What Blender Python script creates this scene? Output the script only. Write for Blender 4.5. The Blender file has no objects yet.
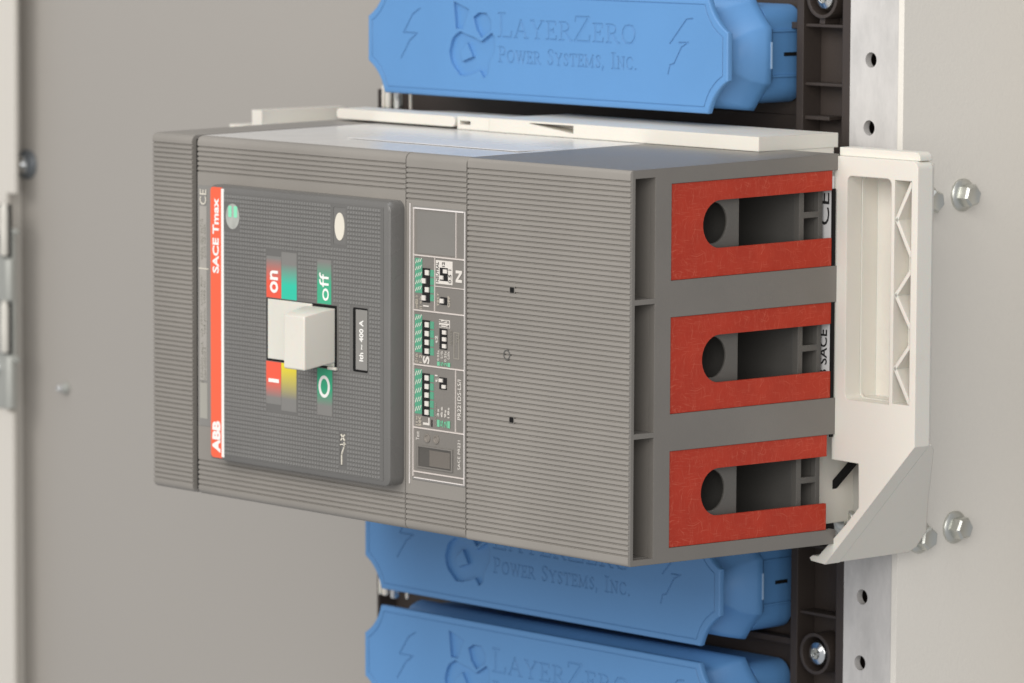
import bpy, bmesh, math, random
from mathutils import Vector, Matrix
random.seed(7)
S = 0.001          # every length below is in millimetres
sc = bpy.context.scene
col = sc.collection

# ------------------------------------------------------------------ materials
def new_mat(name):
    m = bpy.data.materials.new(name); m.use_nodes = True
    nt = m.node_tree
    return m, nt, nt.nodes['Principled BSDF'], nt.nodes['Material Output']

def plastic(name, c, rough=0.5, grain=0.06, gscale=1600, bevel=0.35, var=0.05, vscale=25, metal=0.0, spec=0.5, dirt=0.0, coat=0.0, sss=0.0):
    m, nt, b, out = new_mat(name)
    N = nt.nodes; Lk = nt.links
    tc = N.new('ShaderNodeTexCoord')
    b.inputs['Roughness'].default_value = rough
    b.inputs['Metallic'].default_value = metal
    b.inputs['Specular IOR Level'].default_value = spec
    b.inputs['Coat Weight'].default_value = coat
    if sss:
        b.inputs['Subsurface Weight'].default_value = sss
        b.inputs['Subsurface Scale'].default_value = 0.002
    n1 = N.new('ShaderNodeTexNoise'); n1.inputs['Scale'].default_value = vscale; n1.inputs['Detail'].default_value = 6
    Lk.new(tc.outputs['Object'], n1.inputs['Vector'])
    mr = N.new('ShaderNodeMapRange'); mr.inputs[1].default_value = 0.3; mr.inputs[2].default_value = 0.7
    mr.inputs[3].default_value = 1 - var; mr.inputs[4].default_value = 1 + var
    Lk.new(n1.outputs['Fac'], mr.inputs[0])
    mx = N.new('ShaderNodeVectorMath'); mx.operation = 'SCALE'; mx.inputs[0].default_value = c
    Lk.new(mr.outputs[0], mx.inputs['Scale'])
    src = mx.outputs[0]
    if dirt:
        n3 = N.new('ShaderNodeTexNoise'); n3.inputs['Scale'].default_value = 60; n3.inputs['Detail'].default_value = 10; n3.inputs['Roughness'].default_value = 0.75
        Lk.new(tc.outputs['Object'], n3.inputs['Vector'])
        r3 = N.new('ShaderNodeMapRange'); r3.inputs[1].default_value = 0.58; r3.inputs[2].default_value = 0.75; r3.inputs[3].default_value = 0; r3.inputs[4].default_value = dirt
        Lk.new(n3.outputs['Fac'], r3.inputs[0])
        mm = N.new('ShaderNodeMix'); mm.data_type = 'RGBA'
        Lk.new(r3.outputs[0], mm.inputs[0]); Lk.new(src, mm.inputs[6]); mm.inputs[7].default_value = (c[0]*.6, c[1]*.52, c[2]*.42, 1)
        src = mm.outputs[2]
    Lk.new(src, b.inputs['Base Color'])
    rr = N.new('ShaderNodeMapRange'); rr.inputs[3].default_value = rough*0.85; rr.inputs[4].default_value = min(1, rough*1.15)
    Lk.new(n1.outputs['Fac'], rr.inputs[0]); Lk.new(rr.outputs[0], b.inputs['Roughness'])
    nrm = None
    if bevel:
        bv = N.new('ShaderNodeBevel'); bv.samples = 4; bv.inputs['Radius'].default_value = bevel*S
        nrm = bv.outputs[0]
    if grain:
        n2 = N.new('ShaderNodeTexNoise'); n2.inputs['Scale'].default_value = gscale; n2.inputs['Detail'].default_value = 2
        Lk.new(tc.outputs['Object'], n2.inputs['Vector'])
        bp = N.new('ShaderNodeBump'); bp.inputs['Strength'].default_value = grain; bp.inputs['Distance'].default_value = 0.0004
        Lk.new(n2.outputs['Fac'], bp.inputs['Height'])
        if nrm: Lk.new(nrm, bp.inputs['Normal'])
        nrm = bp.outputs[0]
    if nrm: Lk.new(nrm, b.inputs['Normal'])
    return m

GREY   = plastic('grey_ribbed_plastic', (.262,.245,.222), .46, .14, var=.07, vscale=18)
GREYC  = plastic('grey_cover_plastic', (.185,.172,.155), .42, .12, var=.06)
DKGREY = plastic('shaft_grey_plastic', (.10,.097,.09), .5, .1)
BLACK  = plastic('black_plastic', (.010,.010,.010), .8, 0, bevel=0, spec=.15)
CREAM  = plastic('cream_plastic', (.725,.70,.635), .4, .08, bevel=.6, var=.02, dirt=.10, sss=.1)
TOGGLE = plastic('toggle_plastic', (.68,.655,.59), .38, .05, bevel=.6, var=.03, dirt=.15, sss=.15)
BLUE   = plastic('blue_cover_plastic', (.104,.27,.55), .42, .12, bevel=.5, var=.025)
BROWN  = plastic('brown_black_plastic', (.043,.033,.028), .5, .15, bevel=.5, var=.08)
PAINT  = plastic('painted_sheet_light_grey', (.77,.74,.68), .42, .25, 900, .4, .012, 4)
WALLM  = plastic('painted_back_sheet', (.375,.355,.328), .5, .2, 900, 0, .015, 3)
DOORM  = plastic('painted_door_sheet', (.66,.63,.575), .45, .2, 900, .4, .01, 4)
HINGEM = plastic('hinge_zinc_dull', (.42,.43,.40), .5, .2, 900, .4, .05, 40, metal=.35)
CHROME = plastic('bright_zinc', (.80,.82,.83), .22, .05, 700, .4, .04, 60, metal=1)
ZINC   = plastic('zinc_bolt', (.66,.67,.63), .36, .05, 700, .4, .06, 60, metal=1)
WHITEI = plastic('white_ink', (.86,.85,.82), .5, 0, bevel=0, var=.01)
CREAMI = plastic('cream_ink', (.70,.66,.57), .5, 0, bevel=0, var=.01)
DIMI   = plastic('faded_ink', (.36,.35,.31), .5, 0, bevel=0, var=.01)
PINKL  = plastic('clear_plastic_rim', (.76,.72,.70), .25, 0, bevel=0, var=.03)
ORANGE = plastic('orange_red_ink', (.86,.13,.06), .4, 0, bevel=0, var=.02)
GREENI = plastic('green_ink', (.10,.42,.27), .45, 0, bevel=0, var=.02)
BLKI   = plastic('black_ink', (.02,.02,.02), .5, 0, bevel=0)
LABELW = plastic('white_label_film', (.66,.65,.63), .22, .03, 300, 0, .02, 60)
STRAP  = plastic('warm_label_film', (.37,.35,.32), .28, .02, 300, 0, .03, 60)
PLATEG = plastic('faceplate_grey', (.145,.142,.136), .28, .03)
INNER  = plastic('inner_shaded_grey', (.115,.11,.10), .5, .12)  # darker than the cover grey: shade inside the shafts put into the colour
PANELG = plastic('smooth_grey_panel', (.235,.228,.215), .4, .05)
STICK  = plastic('round_sticker_film', (.40,.41,.38), .3, .0, bevel=0, var=.15, vscale=300)

def galvanised():
    m, nt, b, out = new_mat('galvanised_steel'); N = nt.nodes; Lk = nt.links
    tc = N.new('ShaderNodeTexCoord'); mp = N.new('ShaderNodeMapping'); mp.inputs['Scale'].default_value = (1, 1, .35)
    Lk.new(tc.outputs['Object'], mp.inputs[0])
    v = N.new('ShaderNodeTexVoronoi'); v.inputs['Scale'].default_value = 600; Lk.new(mp.outputs[0], v.inputs['Vector'])
    n = N.new('ShaderNodeTexNoise'); n.inputs['Scale'].default_value = 90; n.inputs['Detail'].default_value = 8; n.inputs['Roughness'].default_value = .7
    Lk.new(mp.outputs[0], n.inputs['Vector'])
    a = N.new('ShaderNodeMix'); a.data_type = 'RGBA'; a.inputs[0].default_value = .06
    Lk.new(n.outputs['Color'], a.inputs[6]); Lk.new(v.outputs['Color'], a.inputs[7])
    bw = N.new('ShaderNodeRGBToBW'); Lk.new(a.outputs[2], bw.inputs[0])
    r = N.new('ShaderNodeValToRGB'); r.color_ramp.elements[0].position = .3; r.color_ramp.elements[0].color = (.50, .49, .475, 1)
    r.color_ramp.elements[1].position = .7; r.color_ramp.elements[1].color = (.72, .70, .68, 1)
    Lk.new(bw.outputs[0], r.inputs[0]); Lk.new(r.outputs[0], b.inputs['Base Color'])
    b.inputs['Metallic'].default_value = .15; b.inputs['Roughness'].default_value = .5
    bp = N.new('ShaderNodeBump'); bp.inputs['Strength'].default_value = .15; bp.inputs['Distance'].default_value = .0003
    Lk.new(bw.outputs[0], bp.inputs['Height']); Lk.new(bp.outputs[0], b.inputs['Normal'])
    return m
GALV = galvanised()

def red_fibre():
    m, nt, b, out = new_mat('red_fibre_sheet'); N = nt.nodes; Lk = nt.links
    tc = N.new('ShaderNodeTexCoord')
    n = N.new('ShaderNodeTexNoise'); n.inputs['Scale'].default_value = 110; n.inputs['Detail'].default_value = 8
    Lk.new(tc.outputs['Object'], n.inputs['Vector'])
    base = N.new('ShaderNodeValToRGB'); base.color_ramp.elements[0].position = .3; base.color_ramp.elements[0].color = (.40, .032, .014, 1)
    base.color_ramp.elements[1].position = .72; base.color_ramp.elements[1].color = (.455, .039, .017, 1)
    Lk.new(n.outputs['Fac'], base.inputs[0])
    col_in = base.outputs[0]
    for k, (rot, sx, th, amt) in enumerate([(.5, (40, 30, 520), .70, .22), (2.1, (40, 480, 30), .70, .18), (1.2, (40, 380, 40), .72, .2)]):
        d = N.new('ShaderNodeTexNoise'); d.inputs['Scale'].default_value = 55 + 20*k
        Lk.new(tc.outputs['Object'], d.inputs['Vector'])
        dv = N.new('ShaderNodeVectorMath'); dv.operation = 'SCALE'; dv.inputs['Scale'].default_value = .012
        Lk.new(d.outputs['Color'], dv.inputs[0])
        ad = N.new('ShaderNodeVectorMath'); ad.operation = 'ADD'; Lk.new(tc.outputs['Object'], ad.inputs[0]); Lk.new(dv.outputs[0], ad.inputs[1])
        mp = N.new('ShaderNodeMapping'); mp.inputs['Rotation'].default_value = (rot, 0, 0); mp.inputs['Scale'].default_value = sx
        Lk.new(ad.outputs[0], mp.inputs[0])
        s = N.new('ShaderNodeTexNoise'); s.inputs['Scale'].default_value = 5.5; s.inputs['Detail'].default_value = 3
        Lk.new(mp.outputs[0], s.inputs['Vector'])
        r = N.new('ShaderNodeMapRange'); r.inputs[1].default_value = th - .12; r.inputs[2].default_value = th; r.inputs[4].default_value = amt
        Lk.new(s.outputs['Fac'], r.inputs[0])
        mx = N.new('ShaderNodeMix'); mx.data_type = 'RGBA'; mx.inputs[7].default_value = (.75, .24, .15, 1)
        Lk.new(r.outputs[0], mx.inputs[0]); Lk.new(col_in, mx.inputs[6]); col_in = mx.outputs[2]
    Lk.new(col_in, b.inputs['Base Color'])
    b.inputs['Roughness'].default_value = .5; b.inputs['Specular IOR Level'].default_value = .3
    bv = N.new('ShaderNodeBevel'); bv.samples = 4; bv.inputs['Radius'].default_value = .2*S
    bp = N.new('ShaderNodeBump'); bp.inputs['Strength'].default_value = .12; bp.inputs['Distance'].default_value = .0003
    Lk.new(n.outputs['Fac'], bp.inputs['Height']); Lk.new(bv.outputs[0], bp.inputs['Normal']); Lk.new(bp.outputs[0], b.inputs['Normal'])
    return m
RED = red_fibre()

KNURL = plastic('knurled_faceplate', (.205,.202,.195), .34, 0, bevel=0, var=.04)

def fade(name, ink, plate, lo, hi):
    """ink printed with a gradient edge: solid to plate grey along the part's height"""
    m, nt, b, out = new_mat(name); N = nt.nodes; Lk = nt.links
    tc = N.new('ShaderNodeTexCoord'); sp = N.new('ShaderNodeSeparateXYZ'); Lk.new(tc.outputs['Generated'], sp.inputs[0])
    mr = N.new('ShaderNodeMapRange'); mr.inputs[1].default_value = lo; mr.inputs[2].default_value = hi; Lk.new(sp.outputs[2], mr.inputs[0])
    mx = N.new('ShaderNodeMix'); mx.data_type = 'RGBA'; mx.inputs[6].default_value = (*ink, 1); mx.inputs[7].default_value = (*plate, 1)
    Lk.new(mr.outputs[0], mx.inputs[0]); Lk.new(mx.outputs[2], b.inputs['Base Color']); b.inputs['Roughness'].default_value = .35
    return m
PLG = (.205, .20, .19)
F_RED_UP = fade('red_ink_fading_up', (.78,.10,.055), PLG, .35, .95)
F_GRN_UP = fade('green_ink_fading_up', (.03,.52,.36), PLG, .30, .75)
F_OFF_UP = fade('off_green_fading_up', (.05,.38,.22), PLG, .45, .95)
F_RED_DN = fade('red_ink_fading_down', (.86,.11,.06), PLG, .62, .15)
F_YEL_DN = fade('yellow_ink_fading_down', (.80,.66,.03), PLG, .95, .25)
F_OFF_DN = fade('off_green_fading_down', (.03,.36,.19), PLG, .55, .20)

def clear_mat():
    m = bpy.data.materials.new('clear_plastic_pane'); m.use_nodes = True; nt = m.node_tree; N = nt.nodes; Lk = nt.links
    N.clear(); out = N.new('ShaderNodeOutputMaterial'); t = N.new('ShaderNodeBsdfTransparent'); t.inputs[0].default_value = (.96, .95, .94, 1)
    g = N.new('ShaderNodeBsdfGlossy'); g.inputs['Roughness'].default_value = .06; f0 = N.new('ShaderNodeFresnel'); f0.inputs[0].default_value = 1.45
    ge = N.new('ShaderNodeNewGeometry'); iv = N.new('ShaderNodeMath'); iv.operation = 'SUBTRACT'; iv.inputs[0].default_value = 1; Lk.new(ge.outputs['Backfacing'], iv.inputs[1])
    f = N.new('ShaderNodeMath'); f.operation = 'MULTIPLY'; Lk.new(f0.outputs[0], f.inputs[0]); Lk.new(iv.outputs[0], f.inputs[1])
    mx = N.new('ShaderNodeMixShader'); Lk.new(f.outputs[0], mx.inputs[0]); Lk.new(t.outputs[0], mx.inputs[1]); Lk.new(g.outputs[0], mx.inputs[2]); Lk.new(mx.outputs[0], out.inputs[0])
    return m
CLEAR = clear_mat()

# ------------------------------------------------------------------ mesh tools
ORG = {}
def flare(p):      # moulding draft of the breaker: it grows 1.7 mm to each side towards its back
    y = max(0, min(p.y, 104))
    return Vector((p.x, p.y, 70 + (p.z - 70)*(1 + 0.0243*y/103.5)))

def obj(name, bm, m, parent=None, tr=None, loc=None):
    bmesh.ops.remove_doubles(bm, verts=bm.verts, dist=1e-5)
    bmesh.ops.recalc_face_normals(bm, faces=bm.faces)
    if tr:
        for v in bm.verts: v.co = tr(v.co)
    co = [v.co for v in bm.verts]
    lo = Vector([min(c[i] for c in co) for i in range(3)]); hi = Vector([max(c[i] for c in co) for i in range(3)])
    cen = Vector(loc) if loc else (lo + hi)/2
    for v in bm.verts: v.co = (v.co - cen)*S
    for f in bm.faces: f.smooth = True
    for e in bm.edges:
        if len(e.link_faces) != 2 or e.calc_face_angle(0) > math.radians(32): e.smooth = False
    me = bpy.data.meshes.new(name); bm.to_mesh(me); bm.free()
    me.materials.append(m)
    o = bpy.data.objects.new(name, me); col.objects.link(o)
    base = ORG[parent.name] if parent else Vector((0, 0, 0))
    if parent: o.parent = parent
    o.location = (cen - base)*S
    ORG[o.name] = cen
    return o

def tag(o, label, cat, group=None, kind=None):
    o['label'] = label; o['category'] = cat
    if group: o['group'] = group
    if kind: o['kind'] = kind
    return o

def thing(name, loc, label, cat, group=None):
    o = bpy.data.objects.new(name, None); col.objects.link(o); o.empty_display_size = .02
    o.location = Vector(loc)*S; ORG[o.name] = Vector(loc)
    return tag(o, label, cat, group)

def BM(): return bmesh.new()
def P3(plane, u, w, d):
    return Vector((u, d, w)) if plane == 'XZ' else Vector((d, u, w)) if plane == 'YZ' else Vector((u, w, d))

def shape(bm, outer, plane, a, b, holes=()):
    """prism of a flat outline (with holes) between a and b along the remaining axis"""
    if not holes:
        A = [bm.verts.new(P3(plane, u, w, a)) for u, w in outer]; B = [bm.verts.new(P3(plane, u, w, b)) for u, w in outer]
        bm.faces.new(A); bm.faces.new(B)
        n = len(A)
        for i in range(n): bm.faces.new((A[i], A[(i+1) % n], B[(i+1) % n], B[i]))
        return bm
    loops = [outer] + list(holes); LA = []; ed = []
    for lp in loops:
        A = [bm.verts.new(P3(plane, u, w, a)) for u, w in lp]; LA.append(A)
        for i in range(len(A)): ed.append(bm.edges.new((A[i], A[(i+1) % len(A)])))
    r = bmesh.ops.triangle_fill(bm, use_beauty=True, use_dissolve=False, edges=ed)
    fs = [g for g in r['geom'] if isinstance(g, bmesh.types.BMFace)]
    mp = {}
    for A in LA:
        for v in A:
            c = v.co.copy()
            if plane == 'XZ': c.y = b
            elif plane == 'YZ': c.x = b
            else: c.z = b
            mp[v] = bm.verts.new(c)
    for f in fs: bm.faces.new([mp[v] for v in f.verts])
    for A in LA:
        n = len(A)
        for i in range(n): bm.faces.new((A[i], A[(i+1) % n], mp[A[(i+1) % n]], mp[A[i]]))
    return bm

def box(bm, x0, x1, y0, y1, z0, z1):
    return shape(bm, [(x0, z0), (x1, z0), (x1, z1), (x0, z1)], 'XZ', y0, y1)

def rrect(x0, x1, z0, z1, r=1.0, n=5, corners=(1, 1, 1, 1)):
    """corners: lower left, lower right, upper right, upper left"""
    pts = []
    for k, (cx, cz, a0) in enumerate(((x0+r, z0+r, 180), (x1-r, z0+r, 270), (x1-r, z1-r, 0), (x0+r, z1-r, 90))):
        if corners[k]:
            for i in range(n+1):
                a = math.radians(a0 + 90*i/n); pts.append((cx + r*math.cos(a), cz + r*math.sin(a)))
        else:
            pts.append(((x0, z0), (x1, z0), (x1, z1), (x0, z1))[k])
    return pts

def circ(cx, cz, rx, rz=None, n=32):
    rz = rz or rx
    return [(cx + rx*math.cos(2*math.pi*i/n), cz + rz*math.sin(2*math.pi*i/n)) for i in range(n)]

def lathe(bm, prof, axis, c, n=32):
    """prof: (radius, offset along axis); axis 'x' or 'y' or 'z'"""
    rings = []
    for r, d in prof:
        ring = []
        for i in range(n):
            a = 2*math.pi*i/n; p, q = r*math.cos(a), r*math.sin(a)
            if axis == 'x': v = (c[0]+d, c[1]+p, c[2]+q)
            elif axis == 'y': v = (c[0]+p, c[1]+d, c[2]+q)
            else: v = (c[0]+p, c[1]+q, c[2]+d)
            ring.append(bm.verts.new(v))
        rings.append(ring)
    for a, b in zip(rings, rings[1:]):
        for i in range(n): bm.faces.new((a[i], a[(i+1) % n], b[(i+1) % n], b[i]))
    bm.faces.new(rings[0]); bm.faces.new(rings[-1])
    return bm

def loft(bm, secs):
    """secs: list of lists of 3D points"""
    rings = [[bm.verts.new(p) for p in s] for s in secs]
    n = len(rings[0])
    for a, b in zip(rings, rings[1:]):
        for i in range(n): bm.faces.new((a[i], a[(i+1) % n], b[(i+1) % n], b[i]))
    bm.faces.new(rings[0]); bm.faces.new(rings[-1])
    return bm

def stroke(bm, pts, wd, plane, a, b):
    """thick polyline as separate overlapping bars"""
    for (u0, w0), (u1, w1) in zip(pts, pts[1:]):
        d = Vector((u1-u0, w1-w0))
        if d.length < 1e-6: continue
        n = Vector((-d.y, d.x)).normalized()*wd/2; e = d.normalized()*wd*.3
        shape(bm, [(u0-e.x+n.x, w0-e.y+n.y), (u0-e.x-n.x, w0-e.y-n.y), (u1+e.x-n.x, w1+e.y-n.y), (u1+e.x+n.x, w1+e.y+n.y)], plane, a, b)

def lettering(body, x, z, y, m, parent, wt=0.0, vertical=True, name='lettering', thick=.12, shear=0):
    """flat printed words fitted to x = (x0,x1), z = (z0,z1); vertical: reads upwards with letter tops to the left"""
    cu = bpy.data.curves.new('words', 'FONT'); cu.body = body; cu.size = 1; cu.offset = wt; cu.resolution_u = 3; cu.shear = shear
    t = bpy.data.objects.new('words', cu); col.objects.link(t)
    dg = bpy.context.evaluated_depsgraph_get(); me = bpy.data.meshes.new_from_object(t.evaluated_get(dg))
    bpy.data.objects.remove(t); bm = BM(); bm.from_mesh(me); bpy.data.meshes.remove(me)
    us = [v.co.x for v in bm.verts]; ws = [v.co.y for v in bm.verts]
    u0, u1, w0, w1 = min(us), max(us), min(ws), max(ws)
    for v in bm.verts:
        a = (v.co.x-u0)/(u1-u0); b = (v.co.y-w0)/max(w1-w0, 1e-6)
        if vertical: v.co = Vector((x[1] + (x[0]-x[1])*b, y, z[0] + (z[1]-z[0])*a))
        else: v.co = Vector((x[0] + (x[1]-x[0])*a, y, z[0] + (z[1]-z[0])*b))
    r = bmesh.ops.extrude_face_region(bm, geom=bm.faces[:])
    for g in r['geom']:
        if isinstance(g, bmesh.types.BMVert): g.co.y -= thick
    return obj(name, bm, m, parent)

# ------------------------------------------------------------------ the circuit breaker
brk = thing('circuit_breaker', (-137, 52, 0), 'large grey ribbed switchgear block with a cream toggle and three red slotted side plates', 'circuit breaker')

def comb(z0, z1, yb, spans, pitch=1.89, r=2.6, depth=.6, gw=.62):
    """front outline (y,z) with fine horizontal grooves inside the given spans"""
    pts = [(yb, z0)]
    for i in range(6):
        a = math.radians(90*i/5); pts.append((r - r*math.sin(a), z0 + r - r*math.cos(a)))
    for s0, s1 in spans:
        z = s0
        while z + pitch < s1 + .01:
            pts += [(0, z + .25), (depth, z + .25 + gw*.25), (depth, z + .25 + gw*.8), (0.0, z + .25 + gw*1.15)]
            z += pitch
    for i in range(6):
        a = math.radians(90*(5-i)/5); pts.append((r - r*math.sin(a), z1 - r + r*math.cos(a)))
    pts.append((yb, z1))
    return pts

def ribbed(name, x0, x1, yb, spans, m, parent=brk, z0=0, z1=140):
    bm = BM(); shape(bm, comb(z0, z1, yb, spans, r=min(2.6, yb)), 'YZ', x0, x1)
    return obj(name, bm, m, parent, flare)

# left terminal cover
bm = BM(); shape(bm, comb(0, 140, 103.5, [(3.2, 137.4)]), 'YZ', -273.5, -248.6)
endc = obj('terminal_cover', bm, GREY, brk, flare); endc['label'] = 'narrow ribbed end cover left of the dark joint'
# inner core seen in the joints
bm = BM(); box(bm, -248.9, -121, 26, 103.4, 1.2, 138.8); box(bm, -120.9, -86.4, 3.4, 103.4, 1.2, 138.8); obj('core', bm, BLACK, brk, flare)
bm = BM(); box(bm, -248.4, -245.2, 2.2, 25.9, 1.5, 138.5); obj('joint_shade_fill', bm, BLACK, brk, flare)  # black filler added in the open joint to stand in for its shade
# front cover with a smooth field round the faceplate
fc = ribbed('front_cover', -245.0, -120.9, 30, [(3.2, 15.6), (125.8, 137.4)], GREY)
# trip unit front
tu = ribbed('trip_unit_cover', -120.4, -86.9, 30, [(3.2, 16.2), (122.6, 137.4)], GREY)
# ribbed front of the right terminal cover
rc = ribbed('terminal_cover', -86.3, 0, 1.3, [(3.2, 137.4)], GREY)
rc['label'] = 'wide ribbed cover with the red plated side'
# cover body: top, bottom and the side frame
bm = BM()
box(bm, -86.3, -3, 1.3, 104, 137.6, 140); obj('cover_wall', bm, GREYC, rc, flare)
bm = BM(); box(bm, -86.3, -3, 1.3, 104, 0, 2.4); obj('cover_wall', bm, GREYC, rc, flare)
bars = [(0, 5.2), (39.7, 52.8), (87.2, 100.1), (134.3, 140)]
E = [(1.3, 0), (104, 0)]
E = [(1.3, 0)]
for i, (a, b) in enumerate(bars):
    E += [(104.2, a), (104.6, a + .8), (104.6, b - .8), (104.2, b)]
    if i < 3: E += [(20, b), (20, bars[i+1][0])]
E += [(1.3, 140)]
EE = [E[0]] + [p for p in E[1:]]
holes = [[(2.5, 2.2), (12.2, 2.2), (12.2, 45.1), (2.5, 45.1)], [(2.5, 47), (12.2, 47), (12.2, 92.5), (2.5, 92.5)], [(2.5, 94.4), (12.2, 94.4), (12.2, 137), (2.5, 137)]]
bm = BM(); shape(bm, EE, 'YZ', -2.9, 0, holes); sf = obj('side_frame', bm, GREYC, rc, flare)
bm = BM()   # floors and walls of the three tall recesses
for z0, z1 in ((2.2, 45.1), (47, 92.5), (94.4, 137)):
    box(bm, -27, -26, 2.0, 12.7, z0-.5, z1+.5); box(bm, -26, -2.95, 1.6, 2.45, z0-.5, z1+.5); box(bm, -26, -2.95, 12.25, 13.2, z0-.5, z1+.5)
    box(bm, -26, -2.95, 2.5, 12.2, z0-.9, z0-.02); box(bm, -26, -2.95, 2.5, 12.2, z1+.02, z1+.9)
obj('recess', bm, GREYC, rc, flare)
for i, (za, zb, yend) in enumerate(((5.3, 39.6, 100.0), (52.9, 87.1, 101.5), (100.2, 134.2, 101.3))):
    # slotted red insulating plate, open towards the back
    zc = (za+zb)/2 + (1.4 if i == 2 else .9); hs = 8.5
    U = [(20.1, za), (yend, za), (yend, zc-hs)] + [(44.6 - 8.6*math.sin(math.radians(a)), zc - hs*math.cos(math.radians(a))) for a in range(0, 181, 12)] + [(yend, zc+hs), (yend, zb), (20.1, zb)]
    bm = BM(); shape(bm, U, 'YZ', -1.7, -.45)
    rp = obj('insulating_plate', bm, RED, rc, flare)
    # shaft behind it: panel with round hole, then a deep pocket and a laddered post
    d = -4.2
    bm = BM()
    shape(bm, [(16, za-.5), (57.5, za-.5), (57.5, zb+.5), (16, zb+.5)], 'YZ', d-.9, d, [circ(44.2, zc+.2, 7.4)])
    obj('hole_panel', bm, INNER, rc, flare); bm = BM()
    box(bm, d-2.5, d, 88.2, 90.6, za, zb); box(bm, d-2.5, d, 98.1, 100.2, za, zb); box(bm, d-2.5, d, 90.6, 98.1, zc-1.1, zc+1.1)
    box(bm, d-2.5, d, 90.6, 98.1, zb-4, zb); box(bm, d-2.5, d, 90.6, 98.1, za, za+4)
    box(bm, -16, d-2.5, 98.4, 100.2, za, zb); box(bm, -16, -15, 90, 98.3, za, zb)
    obj('terminal_frame', bm, INNER, rc, flare)
    bm = BM()
    box(bm, -66, -65, 16, 100, za-4, zb+4); box(bm, -65, -7, 57.5, 59.5, za-1, zb+1); box(bm, -65, d-2.55, 88.2, 90.2, za-1, zb+1)
    box(bm, -65, -3, 16, 100, za-3.2, za-1.2); box(bm, -65, -3, 16, 100, zb+1.2, zb+3.2)
    box(bm, -65, -8, 32, 33, za-1, zb+1)
    obj('terminal_shaft', bm, DKGREY, rc, flare)
# small square openings and the round mark in the ribs
for (x, z) in ((-61.6, 93.6), (-61.6, 46.5)):
    bm = BM(); box(bm, x-1.5, x+1.3, -.06, .4, z-1.35, z+1.35); sh = obj('screw_opening', bm, GREYC, rc)
    bm = BM(); box(bm, x-1.15, x+.95, -.12, .3, z-1.0, z+1.0); obj('screw_hole', bm, BLACK, sh)
bm = BM(); shape(bm, circ(-64.4, 69.9, 1.9, n=24), 'XZ', -.08, .4, [circ(-64.4, 69.9, 1.35, n=24)]); obj('knockout_ring', bm, DKGREY, rc)
# white rating label over the top of the breaker body
bm = BM(); box(bm, -246, -87.5, 4.2, 100, 138.9, 140.02)
lab = obj('top_label', bm, LABELW, brk, flare)
bm = BM(); box(bm, -190, -92, 30, 70, 140.7, 140.9); obj('rating_sticker', bm, plastic('sticker_paper', (.71, .70, .69), .3, .02, bevel=0, dirt=.2), lab)

# ---- faceplate
fp_out = rrect(-228.0, -121.3, 16.3, 122.3, 3.2, 6, (0, 1, 1, 0))
fp_in = rrect(-228.0, -122.3, 17.3, 121.3, 2.6, 6, (0, 1, 1, 0))
bm = BM()
loft(bm, [[(u, .2, w) for u, w in fp_out], [(u, -4.2, w) for u, w in fp_out], [(u + (0 if u < -200 else -.1), -5.6, w - max(0, (w-60)/62)*.3) for u, w in fp_out], [(u + (0 if u < -200 else -.3), -6.5, w - max(0, (w-60)/62)*.8) for u, w in fp_out], [(u, -7, w - max(0, (w-60)/62)*1.1) for u, w in fp_in]])
fp = obj('faceplate', bm, PLATEG, brk)
bm = BM(); shape(bm, [(-219.6, 18.2), (-125.0, 18.2), (-125.0, 119.8), (-219.6, 119.8)], 'XZ', -7.18, -6.9,
    [[(-193.6, 57.4), (-193.6, 81.4), (-151.7, 81.4), (-151.7, 57.4)], rrect(-142.4, -133.7, 57.6, 81.7, .8), [(-149.8, 21.5), (-149.8, 34), (-146.3, 34), (-146.3, 21.5)], rrect(-153.8, -146.6, 105, 121, 1)[:0] or [(-153.8, 104.5), (-153.8, 118.4), (-146.6, 118.4), (-146.6, 104.5)]])
obj('knurl_base', bm, plastic('knurl_gap_shade', (.136, .133, .127), .4, 0, bevel=0), fp); bm = BM()  # gaps coloured darker than the bumps, in place of shade between them
nogo = [(-194, -151, 57, 82), (-143, -133.2, 57, 82.2), (-150.2, -145.9, 21, 34.5), (-154.4, -146.1, 104, 119.5), (-193.9, -175, 38.6, 58), (-193.9, -175, 81, 99.8), (-163.6, -154, 39, 58), (-163.6, -154, 81, 98.6), (-219, -209.5, 105.5, 116.5)]
p = 1.6; nx_ = int(94.3/p); nz_ = int(101.2/p)
for i in range(nx_):
    for k in range(nz_):
        cx = -219.2 + p*(i+.5); cz = 18.5 + p*(k+.5)
        if any(a0-.3 < cx < a1+.3 and b0-.3 < cz < b1+.3 for a0, a1, b0, b1 in nogo): continue
        q = [bm.verts.new((cx+dx*.60, -7.17, cz+dz*.60)) for dx, dz in ((-1,-1),(1,-1),(1,1),(-1,1))]
        t = [bm.verts.new((cx+dx*.40, -7.6, cz+dz*.40)) for dx, dz in ((-1,-1),(1,-1),(1,1),(-1,1))]
        bm.faces.new(t); bm.faces.new(q[::-1])
        for n in range(4): bm.faces.new((q[n], q[(n+1) % 4], t[(n+1) % 4], t[n]))
kp = obj('knurled_field', bm, KNURL, fp)
bm = BM(); shape(bm, rrect(-227.9, -221.3, 16.9, 121.6, 1.6, 5, (1, 0, 0, 1)), 'XZ', -7.14, -5.2); obj('red_stripe', bm, ORANGE, fp)
bm = BM(); box(bm, -221.25, -219.7, -7.16, -6.9, 17.4, 121.2); obj('white_stripe', bm, WHITEI, fp)
lettering('SACE Tmax', (-226.4, -222.6), (88.5, 117.4), -7.2, WHITEI, fp, .03)
lettering('ABB', (-226.8, -221.9), (19.0, 31.2), -7.2, WHITEI, fp, .05)
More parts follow.
